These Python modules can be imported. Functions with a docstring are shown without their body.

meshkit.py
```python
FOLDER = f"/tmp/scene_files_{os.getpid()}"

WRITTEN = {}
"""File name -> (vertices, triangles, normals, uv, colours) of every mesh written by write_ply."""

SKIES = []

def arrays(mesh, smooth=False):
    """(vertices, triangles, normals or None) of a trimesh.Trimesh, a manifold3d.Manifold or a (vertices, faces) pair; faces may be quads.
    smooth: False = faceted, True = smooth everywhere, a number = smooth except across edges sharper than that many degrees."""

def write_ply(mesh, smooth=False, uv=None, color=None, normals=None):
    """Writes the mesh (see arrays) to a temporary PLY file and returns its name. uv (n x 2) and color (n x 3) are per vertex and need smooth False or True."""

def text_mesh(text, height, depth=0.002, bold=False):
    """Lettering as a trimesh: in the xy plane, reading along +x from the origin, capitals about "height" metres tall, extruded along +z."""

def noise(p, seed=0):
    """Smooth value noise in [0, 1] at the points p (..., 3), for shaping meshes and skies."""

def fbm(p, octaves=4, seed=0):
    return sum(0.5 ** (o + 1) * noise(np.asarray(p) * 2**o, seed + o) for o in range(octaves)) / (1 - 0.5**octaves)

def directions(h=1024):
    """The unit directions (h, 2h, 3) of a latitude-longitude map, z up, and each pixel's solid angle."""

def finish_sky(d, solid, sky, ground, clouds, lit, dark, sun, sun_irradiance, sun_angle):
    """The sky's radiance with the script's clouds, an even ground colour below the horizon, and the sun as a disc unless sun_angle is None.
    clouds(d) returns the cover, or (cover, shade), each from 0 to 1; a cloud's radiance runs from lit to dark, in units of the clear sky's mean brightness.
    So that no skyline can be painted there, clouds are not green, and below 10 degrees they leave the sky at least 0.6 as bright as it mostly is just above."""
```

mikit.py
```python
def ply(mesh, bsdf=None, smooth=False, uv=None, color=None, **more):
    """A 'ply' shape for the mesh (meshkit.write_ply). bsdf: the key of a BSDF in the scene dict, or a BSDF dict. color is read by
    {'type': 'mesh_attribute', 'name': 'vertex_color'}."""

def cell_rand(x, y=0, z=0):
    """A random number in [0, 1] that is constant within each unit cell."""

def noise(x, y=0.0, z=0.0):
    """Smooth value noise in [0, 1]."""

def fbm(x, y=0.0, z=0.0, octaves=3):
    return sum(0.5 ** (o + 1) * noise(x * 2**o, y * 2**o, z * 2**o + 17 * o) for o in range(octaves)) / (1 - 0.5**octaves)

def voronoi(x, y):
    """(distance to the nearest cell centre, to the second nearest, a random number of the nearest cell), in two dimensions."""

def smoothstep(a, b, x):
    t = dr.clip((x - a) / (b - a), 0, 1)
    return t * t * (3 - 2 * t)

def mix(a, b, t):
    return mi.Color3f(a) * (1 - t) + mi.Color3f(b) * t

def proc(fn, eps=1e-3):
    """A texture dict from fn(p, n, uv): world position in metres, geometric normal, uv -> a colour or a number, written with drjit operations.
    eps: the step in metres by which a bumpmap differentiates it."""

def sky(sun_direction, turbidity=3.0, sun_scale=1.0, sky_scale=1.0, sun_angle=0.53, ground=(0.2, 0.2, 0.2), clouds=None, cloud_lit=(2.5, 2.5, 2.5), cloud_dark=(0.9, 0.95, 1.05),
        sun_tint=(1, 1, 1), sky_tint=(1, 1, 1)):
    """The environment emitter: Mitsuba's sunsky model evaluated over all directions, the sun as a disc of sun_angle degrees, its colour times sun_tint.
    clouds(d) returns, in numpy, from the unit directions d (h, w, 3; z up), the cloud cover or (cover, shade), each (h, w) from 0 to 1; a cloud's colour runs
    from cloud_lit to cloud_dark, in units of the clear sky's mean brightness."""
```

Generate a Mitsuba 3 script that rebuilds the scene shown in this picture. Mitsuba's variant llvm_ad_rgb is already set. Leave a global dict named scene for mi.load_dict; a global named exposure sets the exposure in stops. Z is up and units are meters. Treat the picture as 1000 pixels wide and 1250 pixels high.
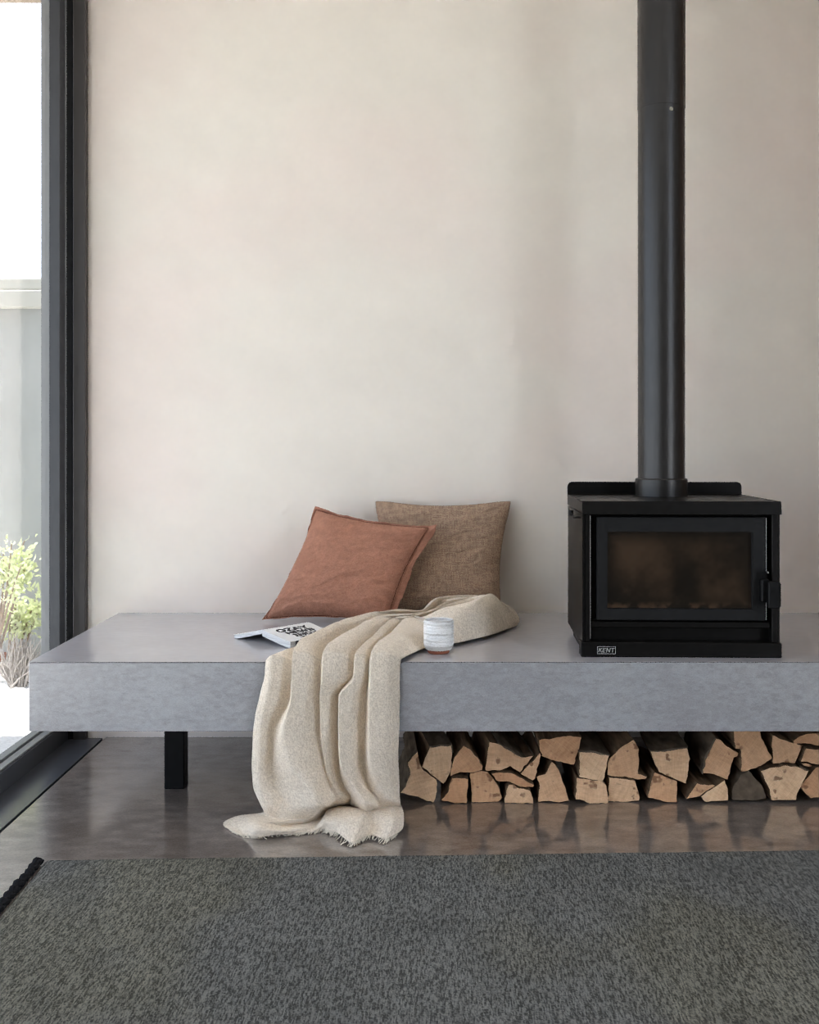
import math, random
import numpy as np
import trimesh, manifold3d as m3
from shapely.geometry import Polygon
from scipy.interpolate import PchipInterpolator, LinearNDInterpolator
from scipy.ndimage import gaussian_filter
import drjit as dr
import mitsuba as mi
import mikit, meshkit
from mikit import proc, noise, fbm, voronoi, smoothstep, mix, cell_rand

rng = np.random.default_rng(7)
random.seed(7)
T4 = mi.ScalarTransform4f

# ------------------------------------------------------------------ camera, sky, sun, exposure
F, VX, VY, CZ = 1340.0, 523.0, 543.0, 1.058          # focal length in pixels, vanishing point, eye height
exposure = 1.17
SUN_DIR = np.array([-0.28, 0.07, 0.95]); SUN_DIR /= np.linalg.norm(SUN_DIR)
scene, labels = {}, {}
scene['camera'] = {
    'type': 'perspective', 'fov_axis': 'x', 'fov': math.degrees(2 * math.atan(500 / F)),
    'principal_point_offset_x': (500 - VX) / 1000, 'principal_point_offset_y': (625 - VY) / 1250,
    'near_clip': 0.05, 'far_clip': 500.0,
    'to_world': T4().look_at(origin=[0, 0, CZ], target=[0, 1, CZ], up=[0, 0, 1])}
scene['sky'] = mikit.sky(SUN_DIR.tolist(), turbidity=4.0, sun_scale=0.0, sky_scale=20.0, ground=(0.3, 0.3, 0.28),
                         clouds=lambda d: np.clip(0.55 + 0.9 * (meshkit.fbm(d * 3.0 + 5.0, 4) - 0.5), 0, 1),
                         cloud_lit=(1.5, 1.5, 1.5), cloud_dark=(1.1, 1.12, 1.15))
scene['sun'] = {'type': 'directional', 'direction': (-SUN_DIR).tolist(), 'irradiance': {'type': 'rgb', 'value': [19.0, 19.0, 19.4]}}


def P(px, py, d):
    return np.array([(px - VX) * d / F, d, CZ - (py - VY) * d / F])


def Pz(px, py, z):
    return P(px, py, (CZ - z) * F / (py - VY))


# ------------------------------------------------------------------ mesh helpers
def cbox(x0, x1, y0, y1, z0, z1, c=0.003):
    """chamfered box"""
    c = min(c, 0.45 * min(x1 - x0, y1 - y0, z1 - z0))
    pts = []
    for x, sx in ((x0, 1), (x1, -1)):
        for y, sy in ((y0, 1), (y1, -1)):
            for z, sz in ((z0, 1), (z1, -1)):
                pts += [(x, y + sy * c, z + sz * c), (x + sx * c, y, z + sz * c), (x + sx * c, y + sy * c, z)]
    return trimesh.Trimesh(*_hull(pts), process=False)


def _hull(pts):
    h = m3.Manifold.hull_points(np.asarray(pts, float)).to_mesh()
    return np.array(h.vert_properties[:, :3], float), np.array(h.tri_verts)


def join(*ms):
    return trimesh.util.concatenate(list(ms))


def lathe(profile, n=96, at=(0, 0, 0)):
    m = trimesh.creation.revolve(np.asarray(profile, float), sections=n)
    m.apply_translation(at)
    return m


def grid_faces(nu, nv, closed_u=False):
    i, j = np.meshgrid(np.arange(nv - 1), np.arange(nu if closed_u else nu - 1), indexing='ij')
    a, b = i * nu + j, i * nu + (j + 1) % nu
    c, d = (i + 1) * nu + (j + 1) % nu, (i + 1) * nu + j
    return np.stack([a, b, c, d], -1).reshape(-1, 4)


def tube(points, r, sides=8):
    p = np.asarray(points, float)
    r = np.broadcast_to(r, (len(p),))
    t = np.gradient(p, axis=0)
    t /= np.linalg.norm(t, axis=1, keepdims=True) + 1e-12
    a = np.cross(t, np.where(np.abs(t[:, 2:]) < 0.9, [0, 0, 1.0], [1.0, 0, 0]))
    a /= np.linalg.norm(a, axis=1, keepdims=True) + 1e-12
    b = np.cross(t, a)
    ang = np.arange(sides) * 2 * np.pi / sides
    v = p[:, None] + r[:, None, None] * (np.cos(ang)[None, :, None] * a[:, None] + np.sin(ang)[None, :, None] * b[:, None])
    v = v.reshape(-1, 3)
    f = grid_faces(sides, len(p), True)
    f = np.vstack([f[:, [0, 1, 2]], f[:, [0, 2, 3]]])
    n = len(v)
    v = np.vstack([v, p[0], p[-1]])
    k = np.arange(sides)
    f = np.vstack([f, np.stack([np.full(sides, n), (k + 1) % sides, k], 1),
                   np.stack([np.full(sides, n + 1), n - sides + k, n - sides + (k + 1) % sides], 1)])
    return trimesh.Trimesh(v, f, process=False)


def shell(S, UV, thick):
    """closed sheet from the grid S (nv, nu, 3): front surface and a back surface 'thick' behind it"""
    nv, nu = S.shape[:2]
    du, dv = np.gradient(S, axis=1), np.gradient(S, axis=0)
    n = np.cross(du, dv)
    n /= np.linalg.norm(n, axis=2, keepdims=True) + 1e-12
    n = gaussian_filter(n, (1.5, 1.5, 0))
    B = S - n * thick
    v = np.vstack([S.reshape(-1, 3), B.reshape(-1, 3)])
    f = grid_faces(nu, nv)
    g = f[:, ::-1] + nv * nu
    ring = np.concatenate([np.arange(nu), nu * np.arange(1, nv) + nu - 1, nu * (nv - 1) + np.arange(nu - 2, -1, -1), nu * np.arange(nv - 2, 0, -1)])
    nx = np.roll(ring, -1)
    s = np.stack([ring, ring + nv * nu, nx + nv * nu, nx], 1)
    return (v, np.vstack([f, g, s])), np.vstack([UV.reshape(-1, 2)] * 2), n


def add(key, mesh, bsdf, label=None, category=None, group=None, kind=None, smooth=False, **more):
    scene[key] = mikit.ply(mesh, bsdf, smooth=smooth, **more)
    tag(key, label, category, group, kind)


def tag(key, label=None, category=None, group=None, kind=None):
    d = {k: v for k, v in (('label', label), ('category', category), ('group', group), ('kind', kind)) if v}
    if d:
        labels[key] = d


def num(name, k):
    return name if k == 0 else f'{name}_{k:03d}'


# ------------------------------------------------------------------ materials
def srgb(r, g, b):
    return [((c / 255 + 0.055) / 1.055) ** 2.4 if c > 10 else c / 255 / 12.92 for c in (r, g, b)]


def rgb(c):
    return {'type': 'rgb', 'value': list(c)}


def two(b):
    return {'type': 'twosided', 'bsdf': b}


def bump(b, fn, scale, eps=1e-3):
    return {'type': 'bumpmap', 'arbitrary': proc(fn, eps), 'scale': scale, 'bsdf': b}


def prin(col, rough=0.5, spec=0.5, **k):
    c = proc(col) if callable(col) else rgb(col)
    r = proc(rough) if callable(rough) else float(rough)
    return {'type': 'principled', 'base_color': c, 'roughness': r, 'specular': spec, **k}


def plaster_col(p, n, uv):
    a = fbm(p.x * 1.6 + 3, p.y * 1.6, p.z * 1.6, 4)
    b = fbm(p.x * 5 + p.z * 2, p.z * 7, 1.0, 4)
    c = fbm(p.x * 40, p.z * 30, p.y * 30, 3)
    col = mix(mi.Color3f(0.70, 0.615, 0.54), mi.Color3f(0.70, 0.645, 0.56), smoothstep(0.35, 0.65, a))
    col = col * (0.96 + 0.08 * b)
    return col * (0.985 + 0.03 * c)


def plaster_h(p, n, uv):
    a = fbm(p.x * 18, p.z * 18, p.y * 18, 4)
    b = smoothstep(0.55, 0.75, fbm(p.x * 9 + 4, p.z * 14, p.y * 9, 5))
    return a * 0.5 + b * 0.35


def slab_col(p, n, uv):
    a = fbm(p.x * 4 + 2, p.z * 7 + p.y * 5, 2.0, 3)
    m = fbm(p.x * 60 + 3 * a, p.z * 110 + p.y * 90, 5.0, 4)
    f = noise(p.x * 420, p.z * 640, p.y * 640)
    w = smoothstep(0.60, 0.75, fbm(p.x * 34 + 9, p.z * 110 + p.y * 70, 1.0, 4))
    t = smoothstep(0.25, 0.75, 0.40 * a + 0.60 * m)
    col = mix(mi.Color3f(0.268, 0.259, 0.261), mi.Color3f(0.325, 0.325, 0.325), t)
    col = mix(col, mi.Color3f(0.225, 0.218, 0.22), w * 0.4)
    return col * (0.88 + 0.24 * f)


def slab_top_col(p, n, uv):
    a = fbm(p.x * 3 + 2, p.y * 4, 2.0, 4)
    m = fbm(p.x * 40, p.y * 60, 5.0, 3)
    return mix(mi.Color3f(0.25, 0.235, 0.24), mi.Color3f(0.32, 0.31, 0.315), 0.6 * a + 0.4 * m)


def slab_rough(p, n, uv):
    return 0.20 + 0.12 * fbm(p.x * 6, p.y * 6, p.z * 6, 3)


def floor_col(p, n, uv):
    a = fbm(p.x * 2.2 + 7, p.y * 2.8, 0.0, 4)
    b = fbm(p.x * 20, p.y * 34, 3.0, 4)
    c = noise(p.x * 260, p.y * 420)
    col = mix(mi.Color3f(0.145, 0.118, 0.100), mi.Color3f(0.24, 0.205, 0.18), smoothstep(0.25, 0.75, 0.5 * a + 0.5 * b))
    return col * (0.86 + 0.28 * c)


def floor_rough(p, n, uv):
    return 0.05 + 0.05 * fbm(p.x * 9, p.y * 9, 1.0, 3)


def floor_h(p, n, uv):
    return fbm(p.x * 26, p.y * 60, 2.0, 3)


def rug_t(uv):
    x = uv.x + 0.07 * uv.y
    s1 = noise(x * 400, uv.y * 70)
    s2 = noise(uv.x * 520 - uv.y * 60 + 9, uv.y * 190)
    s3 = noise(uv.x * 300, uv.y * 420, 4.0)
    return 0.45 * s1 + 0.33 * s2 + 0.22 * s3


def rug_col(p, n, uv):
    big = fbm(uv.x * 2.6, uv.y * 1.8, 8.0, 3)
    mid = fbm(uv.x * 14, uv.y * 7, 2.0, 3)
    t = smoothstep(0.22, 0.78, rug_t(uv))
    col = mix(mi.Color3f(0.040, 0.0385, 0.035), mi.Color3f(0.155, 0.149, 0.136), t)
    tint = smoothstep(0.35, 0.65, big)
    return col * mix(mi.Color3f(0.90, 0.90, 0.80), mi.Color3f(0.86, 0.89, 0.90), tint) * (0.82 + 0.36 * mid)


def rug_h(p, n, uv):
    return rug_t(uv)


def weave(uv, s, k):
    """basket-like threads: (height, a random number of the thread)"""
    a, b = uv.x * s, uv.y * s
    par = dr.floor(a) + dr.floor(b)
    odd = par - 2 * dr.floor(par * 0.5)
    fa, fb = a - dr.floor(a), b - dr.floor(b)
    ha, hb = 4 * fa * (1 - fa), 4 * fb * (1 - fb)
    r = dr.select(odd > 0.5, cell_rand(dr.floor(a), dr.floor(b * 0.25), k), cell_rand(dr.floor(a * 0.25), dr.floor(b), k + 1))
    h = dr.select(odd > 0.5, ha, hb)
    return h, r


def linen_col(p, n, uv):
    h, r = weave(uv, 480.0, 1)
    q = fbm(uv.x * 60, uv.y * 60, 1.0, 3)
    big = fbm(uv.x * 9, uv.y * 9, 3.0, 3)
    col = mix(mi.Color3f(0.18, 0.075, 0.045), mi.Color3f(0.40, 0.195, 0.13), 0.15 + 0.5 * r + 0.25 * h)
    return col * (0.78 + 0.28 * q + 0.12 * big)


def linen_h(p, n, uv):
    h, r = weave(uv, 480.0, 1)
    return h * 0.5 + 0.5 * fbm(uv.x * 120, uv.y * 120, 1.0, 2)


def coarse_col(p, n, uv):
    h, r = weave(uv, 250.0, 5)
    q = fbm(uv.x * 60, uv.y * 60, 2.0, 3)
    col = mix(mi.Color3f(0.13, 0.078, 0.05), mi.Color3f(0.47, 0.325, 0.225), 0.1 + 0.5 * r + 0.35 * h)
    return col * (0.90 + 0.20 * q)


def coarse_h(p, n, uv):
    h, r = weave(uv, 250.0, 5)
    return h * 0.7 + 0.3 * r


def throw_col(p, n, uv):
    h, r = weave(uv, 330.0, 11)
    w = noise(uv.x * 400 + uv.y * 110, uv.y * 360)
    q = fbm(uv.x * 8, uv.y * 8, 4.0, 3)
    col = mix(mi.Color3f(0.47, 0.385, 0.285), mi.Color3f(0.83, 0.73, 0.60), 0.10 + 0.30 * r + 0.60 * w)
    return col * (0.95 + 0.08 * q)


def throw_h(p, n, uv):
    h, r = weave(uv, 330.0, 11)
    return 0.3 * h + 0.7 * noise(uv.x * 400 + uv.y * 110, uv.y * 360)


def cut_col(p, n, uv):
    """freshly sawn and split wood ends: pale, faintly ringed, saw-marked; uv.x carries a number of the log"""
    k = dr.floor(uv.x)
    ang = cell_rand(k, 3) * 3.1
    cx, cz = cell_rand(k, 1) * 0.16 - 0.08, cell_rand(k, 2) * 0.12 - 0.06
    x, z = p.x + cx + k * 0.37, p.z + cz
    u = x * dr.cos(ang) + z * dr.sin(ang)
    v = -x * dr.sin(ang) + z * dr.cos(ang)
    wv = fbm(u * 9 + k, v * 9, k, 3)
    rings = 0.5 + 0.5 * dr.sin(u * (240 + 220 * cell_rand(k, 5)) + 22 * wv)
    saw = noise(u * 60, v * 520, k)
    grain = noise(u * 420, v * 120, k)
    big = fbm(x * 22, z * 22, k, 3)
    tone = cell_rand(k, 7)
    base = mix(mi.Color3f(0.43, 0.25, 0.135), mi.Color3f(0.76, 0.54, 0.35), 0.10 * rings + 0.22 * saw + 0.20 * grain + 0.48 * big)
    base = base * mix(mi.Color3f(0.86, 0.69, 0.58), mi.Color3f(1.10, 1.08, 1.03), tone)
    knot = smoothstep(0.70, 0.82, fbm(x * 40 + 3, z * 40, k + 5, 3))
    return mix(base, mi.Color3f(0.16, 0.07, 0.03), knot * 0.8)


def cut_h(p, n, uv):
    return fbm(p.x * 70, p.z * 70, p.y * 10, 4)


def split_col(p, n, uv):
    g = fbm(p.x * 110, p.z * 110, p.y * 9, 4)
    return mix(mi.Color3f(0.055, 0.034, 0.02), mi.Color3f(0.24, 0.15, 0.085), g)


def bark_col(p, n, uv):
    g = fbm(p.x * 60, p.z * 60, p.y * 14, 4)
    return mix(mi.Color3f(0.035, 0.026, 0.018), mi.Color3f(0.17, 0.125, 0.085), g)


def bark_h(p, n, uv):
    return fbm(p.x * 60, p.z * 60, p.y * 14, 4)


def soot_col(p, n, uv):
    a = fbm(uv.x * 9 + 2, uv.y * 6, 3.0, 2)
    b = fbm(uv.x * 40, uv.y * 40, 6.0, 3)
    ex = dr.minimum(uv.x, 0.41 - uv.x)
    ez = dr.minimum(uv.y, 0.218 - uv.y)
    edge = smoothstep(0.0, 0.05, dr.minimum(ex, ez)) * 0.8 + 0.2
    col = mix(mi.Color3f(0.007, 0.0055, 0.004), mi.Color3f(0.040, 0.025, 0.015), smoothstep(0.25, 0.75, 0.8 * a + 0.2 * b) * edge)
    low = smoothstep(0.022, 0.0, uv.y) * smoothstep(0.35, 0.65, b)
    return mix(col, mi.Color3f(0.075, 0.043, 0.025), low * 0.6)


def glaze_col(p, n, uv):
    s = fbm(p.z * 160 + 0.6 * fbm(p.x * 40, p.y * 40, 0.0, 2), p.x * 6, p.y * 6, 3)
    q = smoothstep(0.62, 0.75, noise(p.x * 300, p.y * 300, p.z * 420))
    col = mix(mi.Color3f(0.52, 0.50, 0.46), mi.Color3f(0.76, 0.745, 0.71), smoothstep(0.3, 0.6, s))
    return mix(col, mi.Color3f(0.35, 0.30, 0.25), q * 0.35)


def paving_col(p, n, uv):
    a = fbm(p.x * 3, p.y * 3, 0.0, 4)
    c = noise(p.x * 120, p.y * 120)
    return mix(mi.Color3f(0.54, 0.525, 0.49), mi.Color3f(0.66, 0.645, 0.61), a) * (0.9 + 0.2 * c)


def render_col(p, n, uv):
    a = fbm(p.x * 2.5, p.z * 3.5, p.y * 2, 4)
    return mix(mi.Color3f(0.27, 0.275, 0.255), mi.Color3f(0.33, 0.333, 0.31), a)


def soffit_col(p, n, uv):
    g = fbm(p.x * 6, p.y * 90, p.z * 90, 4)
    return mix(mi.Color3f(0.26, 0.19, 0.13), mi.Color3f(0.42, 0.33, 0.24), g)


MAT = {
    'plaster': two(bump(prin(plaster_col, 0.85, 0.2), plaster_h, 0.0035, 2e-3)),
    'ceiling_paint': two(prin((0.76, 0.74, 0.70), 0.9, 0.2)),
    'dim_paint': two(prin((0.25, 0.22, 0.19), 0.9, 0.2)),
    'warm_timber': two(prin((0.21, 0.125, 0.07), 0.7, 0.3)),
    'slab': two(prin(slab_col, slab_rough, 0.8)),
    'slab_top': two(prin(slab_top_col, 0.16, 1.0)),
    'polished_concrete': two({'type': 'roughplastic', 'distribution': 'ggx', 'alpha': 0.016, 'int_ior': 3.1, 'ext_ior': 1.0, 'nonlinear': False, 'diffuse_reflectance': proc(floor_col)}),
    'black_steel': two(prin((0.002, 0.002, 0.002), 0.5, 0.15)),
    'stove_steel': two(prin((0.0035, 0.0031, 0.0027), 0.38, 0.14)),
    'door_cast': two(prin((0.0085, 0.0085, 0.0085), 0.55, 0.15)),
    'flue_paint': two(prin((0.009, 0.008, 0.007), 0.36, 0.45)),
    'bright_edge': two(prin((0.20, 0.195, 0.18), 0.35, 0.5, metallic=0.9)),
    'rivet_steel': two(prin((0.35, 0.33, 0.28), 0.35, 0.5, metallic=0.9)),
    'sooty_glass': two(prin(soot_col, 0.12, 0.5)),
    'badge_metal': two(prin((0.36, 0.35, 0.33), 0.45, 0.5, metallic=0.3)),
    'bronze_frame': two(prin((0.038, 0.040, 0.043), 0.45, 0.4)),
    'jamb_bronze': two(prin((0.040, 0.036, 0.033), 0.5, 0.4)),
    'glazing_bead': two(prin((0.17, 0.172, 0.168), 0.45, 0.4)),
    'threshold_metal': two(prin((0.045, 0.048, 0.055), 0.22, 0.6)),
    'black_gap': two(prin((0.006, 0.006, 0.006), 0.8, 0.2)),
    'pane_glass': {'type': 'thindielectric', 'int_ior': 1.5, 'ext_ior': 1.0},
    'tinted_glass': {'type': 'thindielectric', 'int_ior': 1.5, 'ext_ior': 1.0, 'specular_transmittance': rgb((0.355, 0.36, 0.365))},
    'rust_linen': two(bump(prin(linen_col, 0.95, 0.15, sheen=0.4), linen_h, 0.0012, 4e-4)),
    'rust_seam': two(prin((0.10, 0.035, 0.02), 0.95, 0.1)),
    'brown_weave': two(bump(prin(coarse_col, 0.95, 0.15, sheen=0.3), coarse_h, 0.0022, 6e-4)),
    'throw_wool': two(bump(prin(throw_col, 0.98, 0.1, sheen=0.3), throw_h, 0.0016, 5e-4)),
    'throw_fringe': two(prin((0.62, 0.55, 0.44), 0.98, 0.1)),
    'rug_wool': two(bump(prin(rug_col, 0.98, 0.1), rug_h, 0.0003, 6e-4)),
    'rug_cord': two(prin((0.010, 0.010, 0.011), 0.95, 0.1)),
    'cut_wood': two(bump(prin(cut_col, 0.85, 0.2), cut_h, 0.004, 1e-3)),
    'split_wood': two(prin(split_col, 0.9, 0.2)),
    'bark': two(bump(prin(bark_col, 0.95, 0.1), bark_h, 0.008, 1e-3)),
    'glaze': two(prin(glaze_col, 0.25, 0.5)),
    'terracotta': two(prin((0.24, 0.085, 0.05), 0.8, 0.3)),
    'paper': two(prin((0.72, 0.71, 0.69), 0.6, 0.3)),
    'page_edge': two(prin(lambda p, n, uv: mix(mi.Color3f(0.42, 0.41, 0.40), mi.Color3f(0.70, 0.69, 0.67), noise(p.z * 900, p.x * 8, p.y * 8)), 0.8, 0.2)),
    'ink': two(prin((0.018, 0.018, 0.020), 0.6, 0.3)),
    'dark_label': two(prin((0.045, 0.04, 0.045), 0.6, 0.3)),
    'paving': two(prin(paving_col, 0.9, 0.2)),
    'white_paving': two(prin((0.80, 0.78, 0.74), 0.9, 0.2)),
    'render_grey': two(prin(render_col, 0.9, 0.2)),
    'coping': two(prin((0.40, 0.39, 0.34), 0.85, 0.2)),
    'soffit_timber': two(prin(soffit_col, 0.7, 0.3)),
    'leaf': {'type': 'principledthin', 'base_color': rgb((0.62, 0.66, 0.38)), 'roughness': 0.6, 'diff_trans': 0.7},
    'twig': two(prin((0.30, 0.27, 0.24), 0.9, 0.2)),
    'stem': two(prin((0.22, 0.16, 0.11), 0.9, 0.2)),
}
for k_, v_ in MAT.items():
    scene['mat_' + k_] = v_


def M(n):
    return 'mat_' + n


# ------------------------------------------------------------------ the room
WALL_Y, FRONT_Y, BENCH_Z = 3.975, 3.075, 0.45
WX, RX, BY, CEIL = -1.234, 2.3, -3.0, 3.05            # left end of the rear wall, right wall, wall behind the camera, ceiling
HEAD = 2.76
WIN_Y0 = -1.6

add('wall_rear', cbox(WX, RX + 0.2, WALL_Y, WALL_Y + 0.25, -0.02, CEIL, 0.002), M('plaster'), 'warm cream plastered wall behind the bench', kind='structure')
add('floor', cbox(-1.167, RX, BY, WALL_Y, -0.06, 0.0, 0.0005), M('polished_concrete'), 'polished dark concrete floor', kind='structure')
add('ceiling', cbox(-1.36, RX + 0.2, BY - 0.2, WALL_Y + 0.25, CEIL, CEIL + 0.2, 0.001), M('ceiling_paint'), 'pale ceiling above the room', kind='structure')
add('wall_left', join(cbox(-1.375, -1.24, WIN_Y0, WALL_Y, HEAD, CEIL, 0.001), cbox(-1.36, -1.20, BY, WIN_Y0, 0, CEIL, 0.001)), M('dim_paint'), 'plain wall over and beside the sliding window', kind='structure')
# right wall with one tall narrow window
RW0, RW1, RWT = 0.27, 1.51, 2.95
add('wall_right', join(cbox(RX, RX + 0.2, BY, RW0, 0, CEIL, 0.001), cbox(RX, RX + 0.2, RW1, WALL_Y, 0, CEIL, 0.001), cbox(RX, RX + 0.2, RW0, RW1, RWT, CEIL, 0.001)), M('dim_paint'), 'plain wall at the right of the room', kind='structure')
add('wall_right_001', cbox(1.62, RX, 3.40, WALL_Y, 0, CEIL, 0.001), M('warm_timber'), 'timber-lined return of the right wall at the end of the bench', kind='structure')
add('wall_front', cbox(-1.36, RX + 0.2, BY - 0.2, BY, 0, CEIL, 0.001), M('dim_paint'), 'plain wall behind the viewer', kind='structure')

# left sliding window, seen at a grazing angle
tag('window_1', 'tall dark-framed sliding window beside the bench', kind='structure')
FX = -1.297
add('window_1__sill_rail', cbox(-1.375, FX, WIN_Y0, 3.99, -0.03, 0.062, 0.002), M('bronze_frame'), 'dark bronze bottom rail')
add('window_1__glazing_bead', join(cbox(-1.330, FX - 0.006, WIN_Y0, 3.862, 0.062, 0.068, 0.001), cbox(-1.364, -1.335, WIN_Y0, 3.862, 0.062, 0.074, 0.001)), M('glazing_bead'), 'pale grey bead along the glass')
add('window_1__stile', join(cbox(-1.3335, FX, 3.862, 3.893, 0.062, HEAD, 0.0015), cbox(-1.3335, FX - 0.002, 3.893, 3.925, 0.062, HEAD, 0.0015), cbox(-1.375, FX, WIN_Y0, WIN_Y0 + 0.05, 0.062, HEAD, 0.002)), M('bronze_frame'), 'dark upright of the sliding panel')
add('window_1__edge_strip', cbox(-1.364, -1.334, 3.864, 3.92, 0.064, HEAD, 0.0008), M('glazing_bead'), 'pale grey edge of the upright beside the glass')
add('window_1__frame_edge', cbox(-1.3, FX + 0.003, 3.921, 3.9265, 0.05, HEAD, 0.0008), M('glazing_bead'), 'thin pale edge of the upright')
add('window_1__recess', cbox(-1.375, -1.276, 3.95, 4.02, -0.03, HEAD, 0.001), M('black_gap'), 'black recess behind the upright')
add('window_1__jamb', cbox(-1.278, WX, 3.9445, 4.02, -0.03, HEAD, 0.002), M('jamb_bronze'), 'brown-black jamb against the plaster')
add('window_1__head', cbox(-1.375, -1.236, WIN_Y0, 3.974, HEAD - 0.03, HEAD + 0.01, 0.002), M('bronze_frame'), 'dark head of the frame')
add('window_1__threshold', cbox(FX, -1.178, WIN_Y0, 3.968, -0.03, -0.0015, 0.0008), M('threshold_metal'), 'flush dark metal threshold plate')
add('window_1__shadow_gap', cbox(-1.185, -1.160, BY, 3.974, -0.05, -0.012, 0.0005), M('black_gap'), 'narrow black gap along the threshold')
gl = trimesh.Trimesh([[-1.349, WIN_Y0, 0.07], [-1.349, 3.866, 0.07], [-1.349, 3.866, HEAD], [-1.349, WIN_Y0, HEAD]], [[0, 1, 2], [0, 2, 3]], process=False)
add('window_1__pane', gl, M('tinted_glass'), 'lightly tinted glass pane')
tag('window_2', 'tall narrow window in the right wall', kind='structure')
add('window_2__frame', join(cbox(RX + 0.05, RX + 0.11, RW0, RW0 + 0.05, 0, RWT), cbox(RX + 0.05, RX + 0.11, RW1 - 0.05, RW1, 0, RWT), cbox(RX + 0.05, RX + 0.11, RW0, RW1, 0, 0.06), cbox(RX + 0.05, RX + 0.11, RW0, RW1, RWT - 0.05, RWT)), M('bronze_frame'))
gl3 = trimesh.Trimesh([[RX + 0.08, RW0, 0.05], [RX + 0.08, RW1, 0.05], [RX + 0.08, RW1, RWT], [RX + 0.08, RW0, RWT]], [[0, 1, 2], [0, 2, 3]], process=False)
add('window_2__pane', gl3, M('pane_glass'))

# ------------------------------------------------------------------ outside
gv = np.array([[-16, -14, -0.012], [16, -14, -0.012], [16, 14, -0.012], [-16, 14, -0.012]], float)
add('patio', cbox(-14, -1.376, -14, 14, -0.12, -0.012, 0.001), M('paving'), 'pale sunlit paving outside the window', kind='structure')
add('patio_001', cbox(RX + 0.2, 14, -14, 14, -0.12, -0.012, 0.001), M('white_paving'), 'pale paving beyond the right wall', kind='structure')
add('eaves', join(cbox(-2.42, -1.376, -3.0, 4.24, 2.763, 2.98, 0.003)), M('soffit_timber'), 'timber-lined eaves over the window', kind='structure')
tag('garden_wall', 'low grey rendered garden wall with a pale coping outside', kind='structure')
add('garden_wall__body', cbox(-9.0, -1.25, 5.30, 5.50, -0.02, 1.72, 0.004), M('render_grey'), 'grey rendered face')
add('garden_wall__coping', join(cbox(-9.0, -1.25, 5.25, 5.55, 1.715, 1.80, 0.006), cbox(-9.0, -1.25, 5.262, 5.54, 1.80, 1.858, 0.006)), M('coping'), 'cream coping')
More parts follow.
